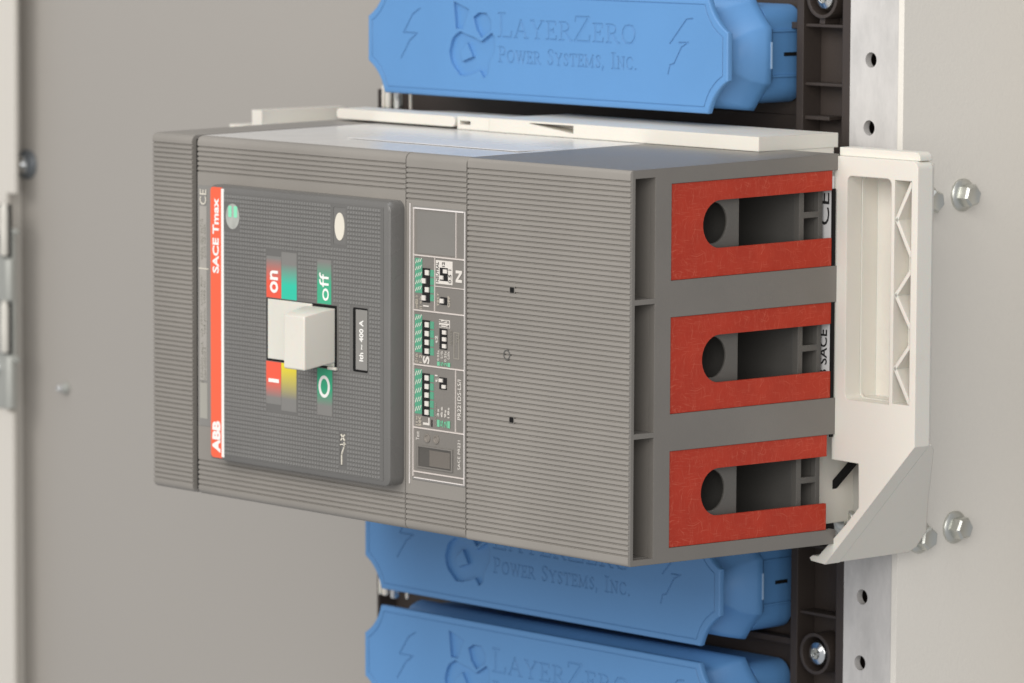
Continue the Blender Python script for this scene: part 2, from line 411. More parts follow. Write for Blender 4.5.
# round sticker with two green marks
bm = BM(); shape(bm, circ(-214.1, 111, 4.1, 4.9), 'XZ', -7.3, -7); st = obj('round_sticker', bm, STICK, fp)
for x0 in (-216.6, -213.2):
    bm = BM(); shape(bm, rrect(x0, x0+2.0, 110.6, 115.0, .5), 'XZ', -7.4, -7.2); obj('green_mark', bm, plastic('mint_ink', (.25,.72,.47), .4, 0, bevel=0) if x0 < -215 else bpy.data.materials['mint_ink'], st)
bm = BM(); shape(bm, circ(-150.2, 111.2, 2.8, 5.2), 'XZ', -7.25, -6.8); obj('trip_button', bm, CREAMI, fp)
# printed colour fields beside the toggle
def patch(nm, x0, x1, z0, z1, m): bm = BM(); box(bm, x0, x1, -7.26, -7.0, z0, z1); return obj(nm, bm, m, fp)
patch('red_field', -193.5, -184.7, 81.6, 97.4, F_RED_UP); patch('green_field', -184.5, -175.4, 81.6, 99.4, F_GRN_UP)
patch('green_field', -163.2, -155.0, 81.6, 98.2, F_OFF_UP)
patch('red_field', -193.7, -184.8, 41.0, 57.2, F_RED_DN); patch('yellow_field', -184.6, -175.6, 39.0, 57.2, F_YEL_DN); patch('green_field', -163.2, -154.4, 39.5, 57.2, F_OFF_DN)
lettering('on', (-191.2, -186.4), (83.5, 92.0), -7.3, WHITEI, fp, .02)
lettering('off', (-161.8, -156.3), (82.8, 93.2), -7.3, WHITEI, fp, .0)
bm = BM(); box(bm, -192.2, -186.0, -7.36, -7.2, 49.3, 50.7); obj('lettering', bm, WHITEI, fp)
bm = BM(); shape(bm, circ(-159, 50.4, 3.3, 4.2), 'XZ', -7.36, -7.2, [circ(-159, 50.4, 2.1, 3.0)]); obj('lettering', bm, WHITEI, fp)
bm = BM(); stroke(bm, [(-148.9, 22), (-148.9, 25.8), (-147.4, 28.8), (-147.4, 30.4)], .45, 'XZ', -7.36, -7.0)
stroke(bm, [(-149.2, 31.2), (-147.2, 33.2)], .5, 'XZ', -7.36, -7.0); stroke(bm, [(-147.2, 31.2), (-149.2, 33.2)], .5, 'XZ', -7.36, -7.0); stroke(bm, [(-149.6, 29.4), (-146.8, 29.8)], .4, 'XZ', -7.36, -7.0); obj('switch_symbol', bm, CREAMI, fp)
# current rating tag sunk in a dark slot
bm = BM(); shape(bm, rrect(-142.3, -133.8, 57.7, 81.6, .8), 'XZ', -7.25, -7.05); tg = obj('tag_slot', bm, BLACK, fp)
bm = BM(); box(bm, -140.6, -133.9, -7.32, -7.1, 58.5, 81.0); obj('rating_tag', bm, PANELG, tg)
lettering('Ith ~ 400 A', (-138.4, -136.1), (61.8, 77.2), -7.36, WHITEI, tg, .02)
# toggle: white slide in a dark opening and the protruding handle
bm = BM(); box(bm, -193.5, -151.8, -7.2, -7.05, 57.5, 81.3); tw = obj('toggle_opening', bm, BLACK, fp)
bm = BM()
box(bm, -192.3, -166, -7.6, -7.1, 58.3, 81.1); box(bm, -166, -153.2, -7.3, -7.1, 58.3, 79.2)
tgl = obj('toggle_slide', bm, TOGGLE, fp)
bm = BM()
secs = []
for y, x0, x1, z0, z1, r in ((-7.4, -169.0, -152.6, 60.0, 80.3, .4), (-12, -167.6, -152.7, 59.4, 79.9, .4), (-21.6, -165.0, -152.9, 57.9, 78.2, .5), (-22.1, -164.6, -153.3, 58.3, 77.8, .6)):
    secs.append([(u, y, w) for u, w in rrect(x0, x1, z0, z1, r, 4)])
loft(bm, secs); obj('toggle_handle', bm, TOGGLE, fp)
bm = BM(); box(bm, -156, -151.2, -8.3, -7.2, 57.2, 58.3); obj('toggle_opening_lip', bm, TOGGLE, fp)
# faded approval strip left of the faceplate
bm = BM(); box(bm, -244.6, -228.6, -.1, .2, 27, 121.0); ap = obj('approval_strip', bm, PANELG, fc)
bm = BM(); box(bm, -243.6, -239.2, -.2, -.05, 45, 113); obj('clear_strip', bm, STRAP, ap)
lettering('CE', (-243.2, -239.2), (113.5, 119.5), -.26, CREAMI, ap)
bm = BM(); box(bm, -244, -238, -.3, -.1, 88.4, 88.8); obj('strip_line', bm, CREAMI, ap)
for (ta, za, zb) in (('4006 IEC 947-2', 92, 108), ('Ue 690V  Uimp 8kV', 62, 86), ('S 50-60Hz cat.A', 44, 60)):
    lettering(ta, (-243.0, -241.6), (za, zb), -.28, DIMI, ap); lettering(ta[::-1], (-241.2, -239.8), (za+1, zb-2), -.28, DIMI, ap)
bm = BM(); box(bm, -243.6, -239, -.2, -.05, 30, 44); obj('printed_block', bm, CREAMI if False else DIMI, ap)

# ---- trip unit window: dip switches, green scales, small print
pf = BM(); box(pf, -116.3, -86.95, -.25, .3, 19.2, 120.8); tp = obj('setting_panel', pf, PANELG, tu)
def prm(nm, x0, x1, z0, z1, m, par=tp, y=-.4, y1=-.2): bm = BM(); box(bm, x0, x1, y, y1, z0, z1); return obj(nm, bm, m, par)
prm('blank_cover', -113.8, -92.4, 103.6, 119.0, plastic('window_grey', (.25, .25, .24), .25, 0, bevel=0))
# rims of the clear cover
bm = BM()
box(bm, -115.8, -115.45, -.7, -.26, 20.5, 120.3); box(bm, -87.15, -86.9, -.7, -.26, 19.8, 120.3)
for z in (102.7, 82.4, 62.2, 38.8, 22.4): box(bm, -115.4, -87.2, -.66, -.26, z-.26, z+.26)
box(bm, -115.1, -87.7, -.66, -.26, 119.8, 120.3); box(bm, -115.1, -87.7, -.66, -.26, 19.9, 20.3)
box(bm, -103.9, -103.6, -.62, -.26, 82.75, 102.3); box(bm, -103.55, -87.3, -.62, -.26, 91.8, 92.1); box(bm, -92.1, -91.8, -.62, -.26, 103.1, 119.7); box(bm, -92.1, -91.8, -.62, -.26, 39.2, 61.8)
obj('window_rim', bm, PINKL, tp)
bm = BM(); box(bm, -118.0, -117.7, -.5, -.1, 17.5, 121.6); obj('window_edge', bm, PINKL, tu)
bm = BM(); box(bm, -115.4, -87.2, -1.30, -1.12, 20.4, 119.7); obj('clear_window', bm, CLEAR, tp)
def dip(x0, x1, z0, z1, n, pos, par=None):
    h = prm('dip_switch', x0, x1, z0, z1, BLACK, tp, -.5)
    st = (z1-z0)/n
    for i in range(n):
        a = x1-2.2 if pos[i] else x0+.15
        bm = BM(); box(bm, a, a+2.0, -1.0, -.45, z0+i*st+st*.22, z0+i*st+st*.8); obj('switch_slider', bm, WHITEI, h)
def greenblock(z0, z1, rows, tilt=.35):
    g = prm('green_scale', -114.9, -110.9, z0, z1, GREENI, tp, -.38)
    prm('green_scale', -104.9, -103.95 + (-.9), z0, z1-2, GREENI, tp, -.38) if False else None
    bm = BM(); st = (z1-z0)/rows
    for i in range(rows):
        for k in range(3):
            a = -114.6 + k*1.25; z = z0 + (i+.25)*st + k*.35
            stroke(bm, [(a, z), (a+.85, z+st*.5)], .3, 'XZ', -.5, -.3)
    obj('scale_figures', bm, WHITEI, g)
def column(x0, x1, z0, z1, n):
    bm = BM(); st = (z1-z0)/n
    for i in range(n): box(bm, x0, x1, -.42, -.2, z0+i*st+.25, z0+(i+1)*st-.25)
    obj('green_mark', bm, GREENI, tp)
greenblock(88.8, 101.6, 5); dip(-107.3, -103.9-.3, 86.0, 98.8, 4, (0, 1, 0, 1)) if False else None
dip(-110.7, -106.5, 85.6, 98.2, 4, (0, 1, 0, 1)); column(-106.3, -104.3, 86, 98, 4)
greenblock(66.8, 80.8, 5); dip(-110.7, -106.5, 66.0, 79.0, 4, (1, 1, 1, 1)); column(-106.3, -104.3, 66, 79, 4)
greenblock(44.0, 60.6, 5); dip(-110.7, -106.5, 43.4, 59.3, 5, (1, 1, 1, 1, 1)); column(-106.3, -104.3, 43.4, 59.3, 5)
prm('white_field', -103.2, -94.0, 93.0, 101.6, WHITEI); dip(-100.9, -96.4, 94.2, 99.0, 2, (0, 1))
dip(-100.6, -97.0, 85.4, 88.2, 1, (0,)); 
prm('white_field', -101.3, -95.4, 76.9, 79.9, WHITEI); dip(-101.0, -96.8, 69.0, 76.6, 3, (1, 1, 1))
dip(-101.0, -97.0, 54.2, 58.6, 2, (1, 0))
prm('adjusting_slot', -105.6, -105.0, 39.8, 42.4, BLACK)
lettering('N', (-92.0, -88.6), (94.2, 98.6), -.42, WHITEI, tp, .04)
lettering('S', (-110.2, -106.6), (62.9, 65.8), -.42, WHITEI, tp, .03)
lettering('I', (-110.2, -107.0), (84.0, 84.5), -.42, WHITEI, tp)
lettering('L', (-107.2, -103.4), (40.3, 43.0)[::1], -.42, WHITEI, tp, .02) if False else lettering('L', (-110.0, -106.4), (40.2, 43.0), -.42, WHITEI, tp, .02)
lettering('NEUTRAL', (-102.9, -101.5), (93.6, 101), -.44, BLKI, tp); lettering('0.5 1', (-96.0, -94.5), (93.6, 98.6), -.44, BLKI, tp); lettering('I2', (-99.6, -98.2), (99.4, 101.2), -.44, BLKI, tp)
lettering('TEST', (-102.4, -101.4), (84.6, 89.6), -.42, CREAMI, tp); lettering('OFF', (-96.4, -95.2), (84.8, 88.8), -.42, CREAMI, tp)
lettering('t2', (-103.4, -102), (71, 73.8), -.42, WHITEI, tp, .01); lettering('t1', (-103.4, -102), (56.5, 59.3), -.42, WHITEI, tp, .01)
lettering('I2 IS', (-101.2, -95.6), (77.1, 79.7), -.44, DKGREY, tp)
for k, x in enumerate((-101.6, -99.6, -97.6, -95.8)):
    lettering(('0.05s', '0.10s', '0.25s', '0.50s')[k], (x-.6, x+.5), (64.6+1.0*(k % 2), 68.4), -.42, WHITEI, tp)
    lettering(('1', '5', '2', '1')[k], (x-.6, x+.8), (62.8, 64.3), -.42, plastic('mint_ink2', (.2, .66, .42), .4, 0, bevel=0) if k == 0 else bpy.data.materials['mint_ink2'], tp)
    lettering(('3s', '6s', '9s', '18s')[k], (x-.6, x+.5), (43.9, 46.8+(k % 2)), -.42, WHITEI, tp)
    lettering(('1', '5', '2', '1')[k], (x-.6, x+.8), (40.2, 42.8), -.42, bpy.data.materials['mint_ink2'], tp)
    lettering('0.05', (-95.2, -94.0), (71.0+k*2, 72.4+k*2), -.42, DIMI, tp) if k < 3 else None
lettering('In=400A  Ir', (-114.6, -113.0), (83.1, 87.8), -.42, CREAMI, tp); lettering('I1 = In', (-112.2, -110.8), (83.1, 87.6), -.42, CREAMI, tp)
lettering('I3 = xIn', (-114.6, -113.0), (63, 66.2), -.42, CREAMI, tp); lettering('1 2', (-112.2, -110.8), (63, 66), -.42, CREAMI, tp)
lettering('sec', (-112.6, -111.2), (39.5, 43.2), -.42, CREAMI, tp); lettering('I1=', (-114.2, -113.0), (39.6, 43), -.42, CREAMI, tp)
lettering('t (s) 0.01', (-103.4, -102.5), (40.6, 48.8), -.42, DIMI, tp)
lettering('PR221DS-LS/I', (-90.8, -88.9), (43.8, 58.6), -.42, WHITEI, tp)
lettering('SACE PR221', (-90.6, -89.2), (25.4, 36.2), -.42, WHITEI, tp)
lettering('Test', (-114.0, -112.2), (34.2, 37.4), -.42, WHITEI, tp)
for x in (-107.9, -102.8):
    bm = BM(); lathe(bm, [(1.7, .0), (1.7, -.6), (1.2, -.7), (.9, -.35)], 'y', (x, 0, 35.3), 18); obj('test_socket', bm, GREY, tp)
bm = BM(); shape(bm, [(-113.4, 24.0), (-93.4, 24.0), (-93.4, 32.4), (-113.4, 32.4)], 'XZ', -.75, -.26, [[(-112.6, 24.6), (-94.2, 24.6), (-94.2, 31.8), (-112.6, 31.8)]]); obj('battery_bay_rim', bm, PANELG, tp)
bm = BM(); box(bm, -112.6, -94.2, -.34, -.2, 24.6, 31.8); bb = obj('battery_bay', bm, DKGREY, tp)
bm = BM(); box(bm, -106.5, -95.0, -.5, -.3, 25.0, 31.0); obj('battery_cover', bm, GREYC, bb)
lettering('TU', (-91.6, -90.0), (72, 75), -.42, DIMI, tp)
bm = BM(); shape(bm, [(-93.2, 66), (-90.2, 66), (-90.2, 75.8), (-93.2, 75.8)], 'XZ', -.42, -.2, [[(-92.9, 66.3), (-90.5, 66.3), (-90.5, 75.5), (-92.9, 75.5)]]); obj('printed_frame', bm, DIMI, tp)

# ------------------------------------------------------------------ cream mounting base behind the breaker
base = thing('mounting_base', (-137, 116, 0), 'cream plastic base with a recessed bracket at the right end, holding the grey breaker', 'mounting base')
bm = BM()
box(bm, -313, -10, 104.4, 129.5, 4, 137); box(bm, -318, -300, 90, 129.5, 10, 137.6); obj('back_tray', bm, CREAM, base)
bm = BM(); box(bm, -250, -70, 129.5, 159.8, 20, 120); obj('mounting_foot', bm, CREAM, base)
bm = BM()
shape(bm, [(-175.5, 141.62), (-26.6, 141.62), (-26.6, 147.0), (-175.5, 147.0)], 'XZ', 89.5, 97, [[(-152, 145.9), (-127, 143.2), (-127, 146.2), (-152, 146.1)]]); box(bm, -175.5, -26.6, 97.01, 131, 141.62, 147.0); shape(bm, [(-266, 104.3), (-255, 107.5), (-236, 124), (-175.6, 127), (-175.6, 104.3)], 'XY', 141.7, 145.6); box(bm, -170, -26.8, 104.6, 129, 137.1, 141.6)
obj('top_rim', bm, CREAM, base)
bm = BM(); box(bm, -323.4, -316.8, 89.8, 136, 136, 143.4); box(bm, -341, -323.4, 92, 128, 134, 136.6); obj('end_block', bm, CREAM, base)
bm = BM(); shape(bm, rrect(-269, -196.2, 142.4, 146.6, 1.9, 6), 'XZ', 90, 104.2); obj('rounded_bar', bm, CREAM, base)
bm = BM(); shape(bm, [(-195.4, 141.65), (-176.0, 141.65), (-176.0, 146.8), (-195.4, 146.8)], 'XZ', 90.5, 104.5, [[(-193.8, 143.6), (-187.6, 143.6), (-187.6, 145.0), (-193.8, 145.0)]]); obj('stepped_block', bm, CREAM, base)
# bracket at the right end
out = [(0.3, 141.7)] + [(-1.6, 141.7)] + [(-1.6, 29.4), (12.2, 29.2), (12.5, 13.0), (6.4, 6.4), (-3.0, -2.6), (-7.8, -7.2), (-10.6, -7.2), (-12.2, -8.2), (-11.4, -9.3), (-4.3, -9.9), (40.0, 37.9)]
cr = [(37.0 + 3*math.cos(math.radians(a)), 137.9 + 3*math.sin(math.radians(a))) for a in range(0, 91, 15)]
out = [(-1.6, 140.9), (-1.6, 29.4), (12.2, 29.2), (12.5, 13.0), (6.4, 6.4), (-3.0, -2.6), (-7.8, -7.2), (-10.6, -7.2), (-12.2, -8.2), (-11.4, -9.3), (-4.3, -9.9), (40.0, 37.9)] + cr
win = rrect(4.9, 26.9, 52.2, 134.0, 2.2, 5, (1, 0, 1, 1))
lat = [(28.6, 52.8), (36.9, 52.8), (36.9, 133.7), (28.6, 133.7)]
bm = BM(); shape(bm, out, 'XZ', 103.7, 111.4, [win, lat]); bk = obj('bracket', bm, CREAM, base)
bm = BM(); shape(bm, [(-1.4, 140), (-1.4, 40), (39.4, 40), (39.4, 140)], 'XZ', 111.4, 112.6, [rrect(5.2, 26.6, 52.5, 133.7, 2.2, 5, (1, 0, 1, 1))])
box(bm, 3.0, 28.2, 119.5, 121, 50.5, 136)
for q0 in ((3.0, 5.2, 50.5, 136), (26.6, 28.2, 50.5, 136), (5.2, 26.6, 50.5, 52.5), (5.2, 26.6, 133.7, 136)): box(bm, q0[0], q0[1], 112.6, 119.5, q0[2], q0[3])
obj('bracket_floor', bm, CREAM, bk)
bm = BM(); shape(bm, rrect(-1.5, 38.6, 140.95, 144.0, 2.3, 6, (0, 0, 1, 0)), 'XZ', 106.2, 112.4); obj('bracket_ledge', bm, CREAM, bk)
bm = BM()
for (a, b, c) in ((132.8, 119.5, 106.8), (101.2, 92.2, 81.0), (74.2, 65.6, 53.6)):
    stroke(bm, [(36.4, a), (29.2, b), (36.4, c)], 1.5, 'XZ', 104.2, 111.3)
obj('bracket_rib', bm, CREAM, bk)
bm = BM()   # sloping skirt below the bracket
sk = [((40, 37.9), 111.4, 112.6), ((38, 35.74), 111.4, 116), ((16.9, 12.98), 111.4, 136), ((4.0, -.94), 111.4, 149), ((-2.3, -7.74), 111.4, 150.3), ((-4.1, -9.68), 111.4, 148)]
A = []; B = []
nx, nz = -1.6, 1.5
for (x, z), y0, y1 in sk:
    A.append([(x, y0, z), (x, y1, z), (x+nx, y1, z+nz), (x+nx, y0, z+nz)])
loft(bm, A); obj('bracket_skirt', bm, CREAM, bk)
bm = BM(); shape(bm, [(-19.5, -4), (-4, -4), (5, 5), (7, 8), (7, 60), (-19.5, 60)], 'XZ', 124, 125.5); obj('inner_wall', bm, plastic('inner_wall_grey', (.5, .49, .45), .5, .1), base)
bm = BM(); stroke(bm, [(0.6, 28.6), (-22.6, 6.0)], 2.3, 'XZ', 113, 115.2); obj('black_link', bm, BLACK, base)
bm = BM(); lathe(bm, [(5.4, 0), (5.4, -1.4), (4.9, -2), (2.6, -2.1), (2.4, -3.6), (1.4, -4.0)], 'y', (-12.6, 123.5, 3.2), 28); obj('mounting_screw', bm, ZINC, base)
bm = BM(); box(bm, -9, -.9, 101.6, 102.9, 38, 133.6); sl = obj('side_label', bm, plastic('side_label_paper', (.62, .62, .62), .4, 0, bevel=0), base)
lettering('ABB SACE Tmax', (-6.2, -2.4), (52.5, 92.0), 101.55, BLKI, sl, .012)
lettering('CE', (-7.0, -2.0), (115.6, 127.4), 101.55, BLKI, sl)
bm = BM(); box(bm, -.9, -.1, 101.4, 102.9, 38, 129); obj('label_gap_shade', bm, BLACK, sl)  # black strip standing in for the shaded gap beside the label

# ------------------------------------------------------------------ brown-black plastic housing behind the blue covers
hs = thing('device_housing', (-175, 160, -150), 'dark brown plastic housing behind the blue covers with ladder-like ribbed edge', 'housing')
Z0, Z1 = -150, 260
def seat(p): return Vector((-54 + (p.x+34)*1.016, p.y + 20.4, 65 + (p.z-68)*1.016))
bm = BM(); box(bm, -290, -19.9, 139.5, 150, Z0, 151.8); box(bm, -262, -19.9, 139.6, 150, 151.9, Z1); obj('back_plate', bm, BROWN, hs, seat)
bm = BM(); box(bm, -47.7, -44.2, 130, 139.5, Z0, Z1); box(bm, -23.9, -19.9, 130, 139.5, Z0, Z1)
obj('upright', bm, BROWN, hs, seat)
bm = BM(); box(bm, -290.4, -289.2, 130, 139.5, Z0, 152); obj('upright', bm, BROWN, hs, seat)
for z in (186.4, 164.5, -9.6, -35.4, 225, 110, 60, 20, -75, -100):
    bm = BM(); box(bm, -44.1, -24, 131.2, 139.4, z-.55, z+.55); obj('cross_rib', bm, BROWN, hs, seat)
bm = BM(); box(bm, -44.1, -31.6, 131.2, 139.4, 151.2, 152.6); obj('short_rib', bm, BROWN, hs, seat)
bm = BM(); box(bm, -37.2, -34.6, 131.4, 139.4, 187.0, 189.6); obj('rib_stub', bm, BROWN, hs, seat)
for z in (186, -48):
    bm = BM(); box(bm, -262, -47.8, 133, 139.4, z-1.2, z+1.2); obj('long_rib', bm, BROWN, hs, seat)
for z in (197.0, -50.3):
    bm = BM(); shape(bm, circ(-34.6, z, 7.9), 'XZ', 129.8, 139.4, [circ(-34.6, z, 6.6)]); box(bm, -44.1, -42.6, 131.5, 139.4, z-.6, z+1.0); rg = obj('screw_boss', bm, BROWN, hs, seat)
    bm = BM(); lathe(bm, [(4.9, 0), (4.9, -1.6), (4.2, -3.0), (2.2, -3.9), (1.9, -3.0), (.7, -2.6)], 'y', (-34.6, 134.0, z), 28); sw = obj('housing_screw', bm, CHROME, hs, seat)
    bm = BM(); box(bm, -36.6, -32.6, 130.0, 130.9, z-.35, z+.35); box(bm, -34.95, -34.25, 130.0, 130.9, z-2.0, z+2.0); obj('screw_cross', bm, HINGEM, sw, seat)

# ------------------------------------------------------------------ blue covers with engraved writing
def octo(hx, hz, cx, cz, bulge=.17, n=8):
    """long plate outline with concave corners, centred on 0"""
    pts = []
    for sx, sz, rev in ((1, 1, 0), (-1, 1, 1), (-1, -1, 0), (1, -1, 1)):
        a = Vector((hx, hz-cz)); b = Vector((hx-cx, hz)); seg = []
        nrm = Vector((-(b-a).y, (b-a).x)).normalized()
        if nrm.dot(Vector((-1, -1))) < 0: nrm = -nrm
        L = (b-a).length
        for i in range(n+1):
            t = i/n; p = a.lerp(b, t) + nrm*(4*t*(1-t))*L*bulge*.6
            seg.append((p.x*sx, p.y*sz))
        if rev: seg.reverse()
        pts += seg
    return pts

GL = {  # serif letters: thick and thin strokes on a unit height
 'L': (.62, [[(.15,0),(.15,1)]], [[(0,1),(.32,1)],[(0,0),(.6,0)],[(.6,0),(.62,.24)]]),
 'A': (.86, [[(.42,1),(.78,0)]], [[(.42,1),(.08,0)],[(.2,.36),(.64,.36)],[(0,0),(.2,0)],[(.64,0),(.88,0)]]),
 'Y': (.8, [[(.4,0),(.4,.45)],[(.08,1),(.4,.45)]], [[(.72,1),(.4,.45)],[(0,1),(.22,1)],[(.6,1),(.82,1)],[(.28,0),(.54,0)]]),
 'E': (.62, [[(.15,0),(.15,1)]], [[(0,1),(.56,1)],[(.56,1),(.57,.8)],[(.15,.52),(.44,.52)],[(.44,.42),(.44,.63)],[(0,0),(.6,0)],[(.6,0),(.62,.22)]]),
 'R': (.76, [[(.15,0),(.15,1)],[(.36,.48),(.7,0)]], [[(0,1),(.36,1)],[(.36,1),(.54,.9),(.58,.74),(.52,.56),(.36,.48)],[(.36,.48),(.15,.48)],[(0,0),(.3,0)],[(.7,0),(.82,0)]]),
 'Z': (.72, [[(.66,1),(.04,0)]], [[(.06,1),(.66,1)],[(.06,1),(.04,.8)],[(.04,0),(.68,0)],[(.68,0),(.71,.24)]]),
 'O': (.86, [[(.06,.5),(.1,.75),(.24,.95)],[(.06,.5),(.1,.25),(.24,.05)],[(.8,.5),(.76,.75),(.62,.95)],[(.8,.5),(.76,.25),(.62,.05)]], [[(.24,.95),(.43,1),(.62,.95)],[(.24,.05),(.43,0),(.62,.05)]]),
 'P': (.64, [[(.15,0),(.15,1)]], [[(0,1),(.36,1)],[(.36,1),(.54,.9),(.58,.73),(.52,.54),(.36,.45)],[(.36,.45),(.15,.45)],[(0,0),(.32,0)]]),
 'W': (1.12, [[(.08,1),(.34,0)],[(.56,1),(.82,0)]], [[(.34,0),(.56,1)],[(.82,0),(1.04,1)],[(0,1),(.2,1)],[(.94,1),(1.14,1)],[(.46,1),(.66,1)]]),
 'S': (.56, [[(.1,.78),(.2,.6),(.38,.46),(.48,.26)]], [[(.48,.78),(.46,.95),(.3,1),(.14,.93),(.1,.78)],[(.48,.26),(.42,.06),(.26,0),(.1,.05),(.06,.24)]]),
 'T': (.72, [[(.36,0),(.36,1)]], [[(.02,1),(.7,1)],[(.02,1),(0,.78)],[(.7,1),(.72,.78)],[(.22,0),(.5,0)]]),
 'M': (1.04, [[(.88,0),(.88,1)],[(.12,1),(.5,.08)]], [[(.14,0),(.14,1)],[(.5,.08),(.88,1)],[(0,0),(.28,0)],[(.76,0),(1.02,0)],[(0,1),(.16,1)],[(.86,1),(1.02,1)]]),
 'I': (.34, [[(.16,0),(.16,1)]], [[(0,1),(.32,1)],[(0,0),(.32,0)]]),
 'N': (.86, [[(.14,1),(.72,0)]], [[(.14,0),(.14,1)],[(.72,0),(.72,1)],[(0,0),(.28,0)],[(0,1),(.16,1)],[(.58,1),(.86,1)]]),
 'C': (.76, [[(.06,.5),(.1,.75),(.24,.95)],[(.06,.5),(.1,.25),(.24,.05)]], [[(.24,.95),(.44,1),(.62,.93),(.68,.76)],[(.24,.05),(.44,0),(.64,.07),(.7,.24)]]),
 ',': (.2, [[(.1,.08),(.04,-.16)]], []), '.': (.2, [[(.06,.02),(.12,.02)]], []), ' ': (.36, [], []),
}
def serif(bm, words, x0, x1, zb, hbig, hsmall, y0, y1):
    """words: string where lower case means small capitals"""
    adv = 0; lay = []
    for ch in words:
        h = hbig if (ch.isupper() or ch in ',. ') else hsmall
        g = GL[ch.upper()]; lay.append((adv, h, g)); adv += g[0]*h + .13*hbig
    k = (x1-x0)/(adv-.13*hbig)
    for a, h, g in lay:
        for lst, wd in ((g[1], .125), (g[2], .07)):
            for pl in lst: stroke(bm, [(x0+(a+u*h)*k, zb+w*h) for u, w in pl], wd*h*.85 + .1, 'XZ', y0, y1)

HX, HZ = 103.2, 21.5
cov = BM()
Yf = 0.0   # local: front at y = 0, back at y = 35
def sec(y, hx, hz, cx, cz, bu=.17): return [(u, y, w) for u, w in octo(hx, hz, cx, cz, bu)]
loft(cov, [sec(0, HX-.5, HZ-.7, 10, 12), sec(.3, HX-.15, HZ-.2, 10.3, 12.4), sec(.8, HX, HZ, 10.4, 12.6), sec(2.6, HX-.2, HZ-.2, 10.4, 12.6)])
bmesh.ops.recalc_face_normals(cov, faces=cov.faces)
eng = BM()
y0, y1 = -2, .24
serif(eng, 'LayerZero', -24.4, 53.8, 3.1, 9.2, 6.9, y0, y1)
serif(eng, 'Power Systems, Inc.', -24.2, 54.4, -6.6, 5.8, 4.5, y0, y1)
stroke(eng, [(-71.1, 12.8), (-75.7, 10.2), (-81.1, 2.9), (-72.6, 2.9), (-77.2, 0), (-82.6, -7.2)], .5, 'XZ', y0, .3)
stroke(eng, [(84.5, 13.6), (81.1, 13.2), (72.3, 3.9)], .5, 'XZ', y0, .3); stroke(eng, [(77.1, 4.4), (82.2, 4.6), (78.5, 2.7), (74.5, -3.6), (72.4, -4.1), (71.4, -7.5)], .5, 'XZ', y0, .3)
# fine border line
inn = octo(HX-2.7, HZ-2.5, 9.6, 11.8)
stroke(eng, inn + [inn[0]], .36, 'XZ', y0, .22)
y1 = 1.5
shape(eng, [(-50.9, 16.2), (-41.7, 13.3), (-43.4, 9.9), (-45.4, 5.5), (-49.7, 5.6)], 'XZ', y0, y1)
shape(eng, [(-39.2, 10.3), (-36.0, 12.2), (-31.5, 12.2), (-28.8, 9.3), (-28.8, 5.7), (-34.5, 2.3), (-37.6, 5.8)], 'XZ', y0, y1)
shape(eng, [(-47.1, 4.6), (-50.6, 2.6), (-52.0, 0.9), (-53.5, -3.5), (-53.0, -6.4), (-51.6, -8.9), (-47.0, -12.9), (-43, -12.8), (-38.7, -11.7), (-35.4, -10.5), (-32.9, -13.4), (-30.5, -11.4), (-29.7, -7.3), (-26.5, -2.5), (-26.5, 2.9), (-28.3, 4.6), (-34.7, 0.9), (-38.8, 2.5), (-42.9, 3.4)], 'XZ', y0, y1, [[(-42.9, 0.1), (-39.6, -5.2), (-45.8, -7.3), (-47.0, -3.3)]])
bmesh.ops.recalc_face_normals(eng, faces=eng.faces)
def tmp(bm, n):
    me = bpy.data.meshes.new(n); bm.to_mesh(me); bm.free(); o = bpy.data.objects.new(n, me); col.objects.link(o); return o
a = tmp(cov, 'plate_solid'); b = tmp(eng, 'engraving_tool')
md = a.modifiers.new('cut', 'BOOLEAN'); md.object = b; md.operation = 'DIFFERENCE'; md.solver = 'EXACT'; md.use_self = True
dg = bpy.context.evaluated_depsgraph_get(); me = bpy.data.meshes.new_from_object(a.evaluated_get(dg))
bpy.data.objects.remove(a); bpy.data.objects.remove(b)
plate = BM(); plate.from_mesh(me); print('engraved plate faces', len(plate.faces))

cov1 = thing('blue_cover', (-173.4, 150.4, 172.3), 'bright blue plastic cover with engraved lettering above the grey breaker', 'plastic cover', 'blue engraved covers')
C1 = Vector((-173.9, 114.8, 173.9))
def tr1(p): return Vector((p.x*1.016, p.y*1.016, p.z*1.016)) + C1
pl = obj('front_plate', plate, BLUE, cov1, tr1)
bm = BM()
loft(bm, [sec(2.6, HX-2.0, HZ-1.6, 10.2, 12.4, .17), sec(4.0, HX-4.6, HZ-3.6, 10.2, 12.4, .2), sec(7, HX-5.6, HZ-4.4, 10, 12.2, .22), sec(10.5, HX-4.4, HZ-3.4, 9.6, 11.8, .18), sec(15, HX-2.4, HZ-1.8, 9.2, 11, .14), sec(20, HX-.8, HZ-.8, 9, 10.8, .1), sec(23, HX-.4, HZ-.4, 8.8, 10.6, .06), sec(24.6, HX-1.2, HZ-1, 9, 10.8, .04)])
wr = obj('waisted_rim', bm, BLUE, cov1, tr1)
for e in wr.data.edges: e.use_edge_sharp = False
bm = BM()
shape(bm, rrect(-HX+3, HX-4.6, -HZ+3, HZ-3, 7.0, 8), 'XZ', 24.6, 43); box(bm, HX-4.7, HX-4.0, 24.7, 42.9, -8.6, -7.8); box(bm, HX-4.7, HX-4.0, 24.7, 42.9, 8.4, 9.2)
body = obj('cover_body', bm, BLUE, cov1, tr1)
bm = BM(); box(bm, HX-5.2, HX-4.35, 34, 40.5, -.7, .7); obj('side_slot', bm, BLACK, body, tr1)
bm = BM(); box(bm, HX-.9, HX-.25, 22.8, 23.6, -5, 5); obj('scuff_mark', bm, plastic('scuffed_edge', (.34, .50, .70), .5, 0, bevel=0), body, tr1)
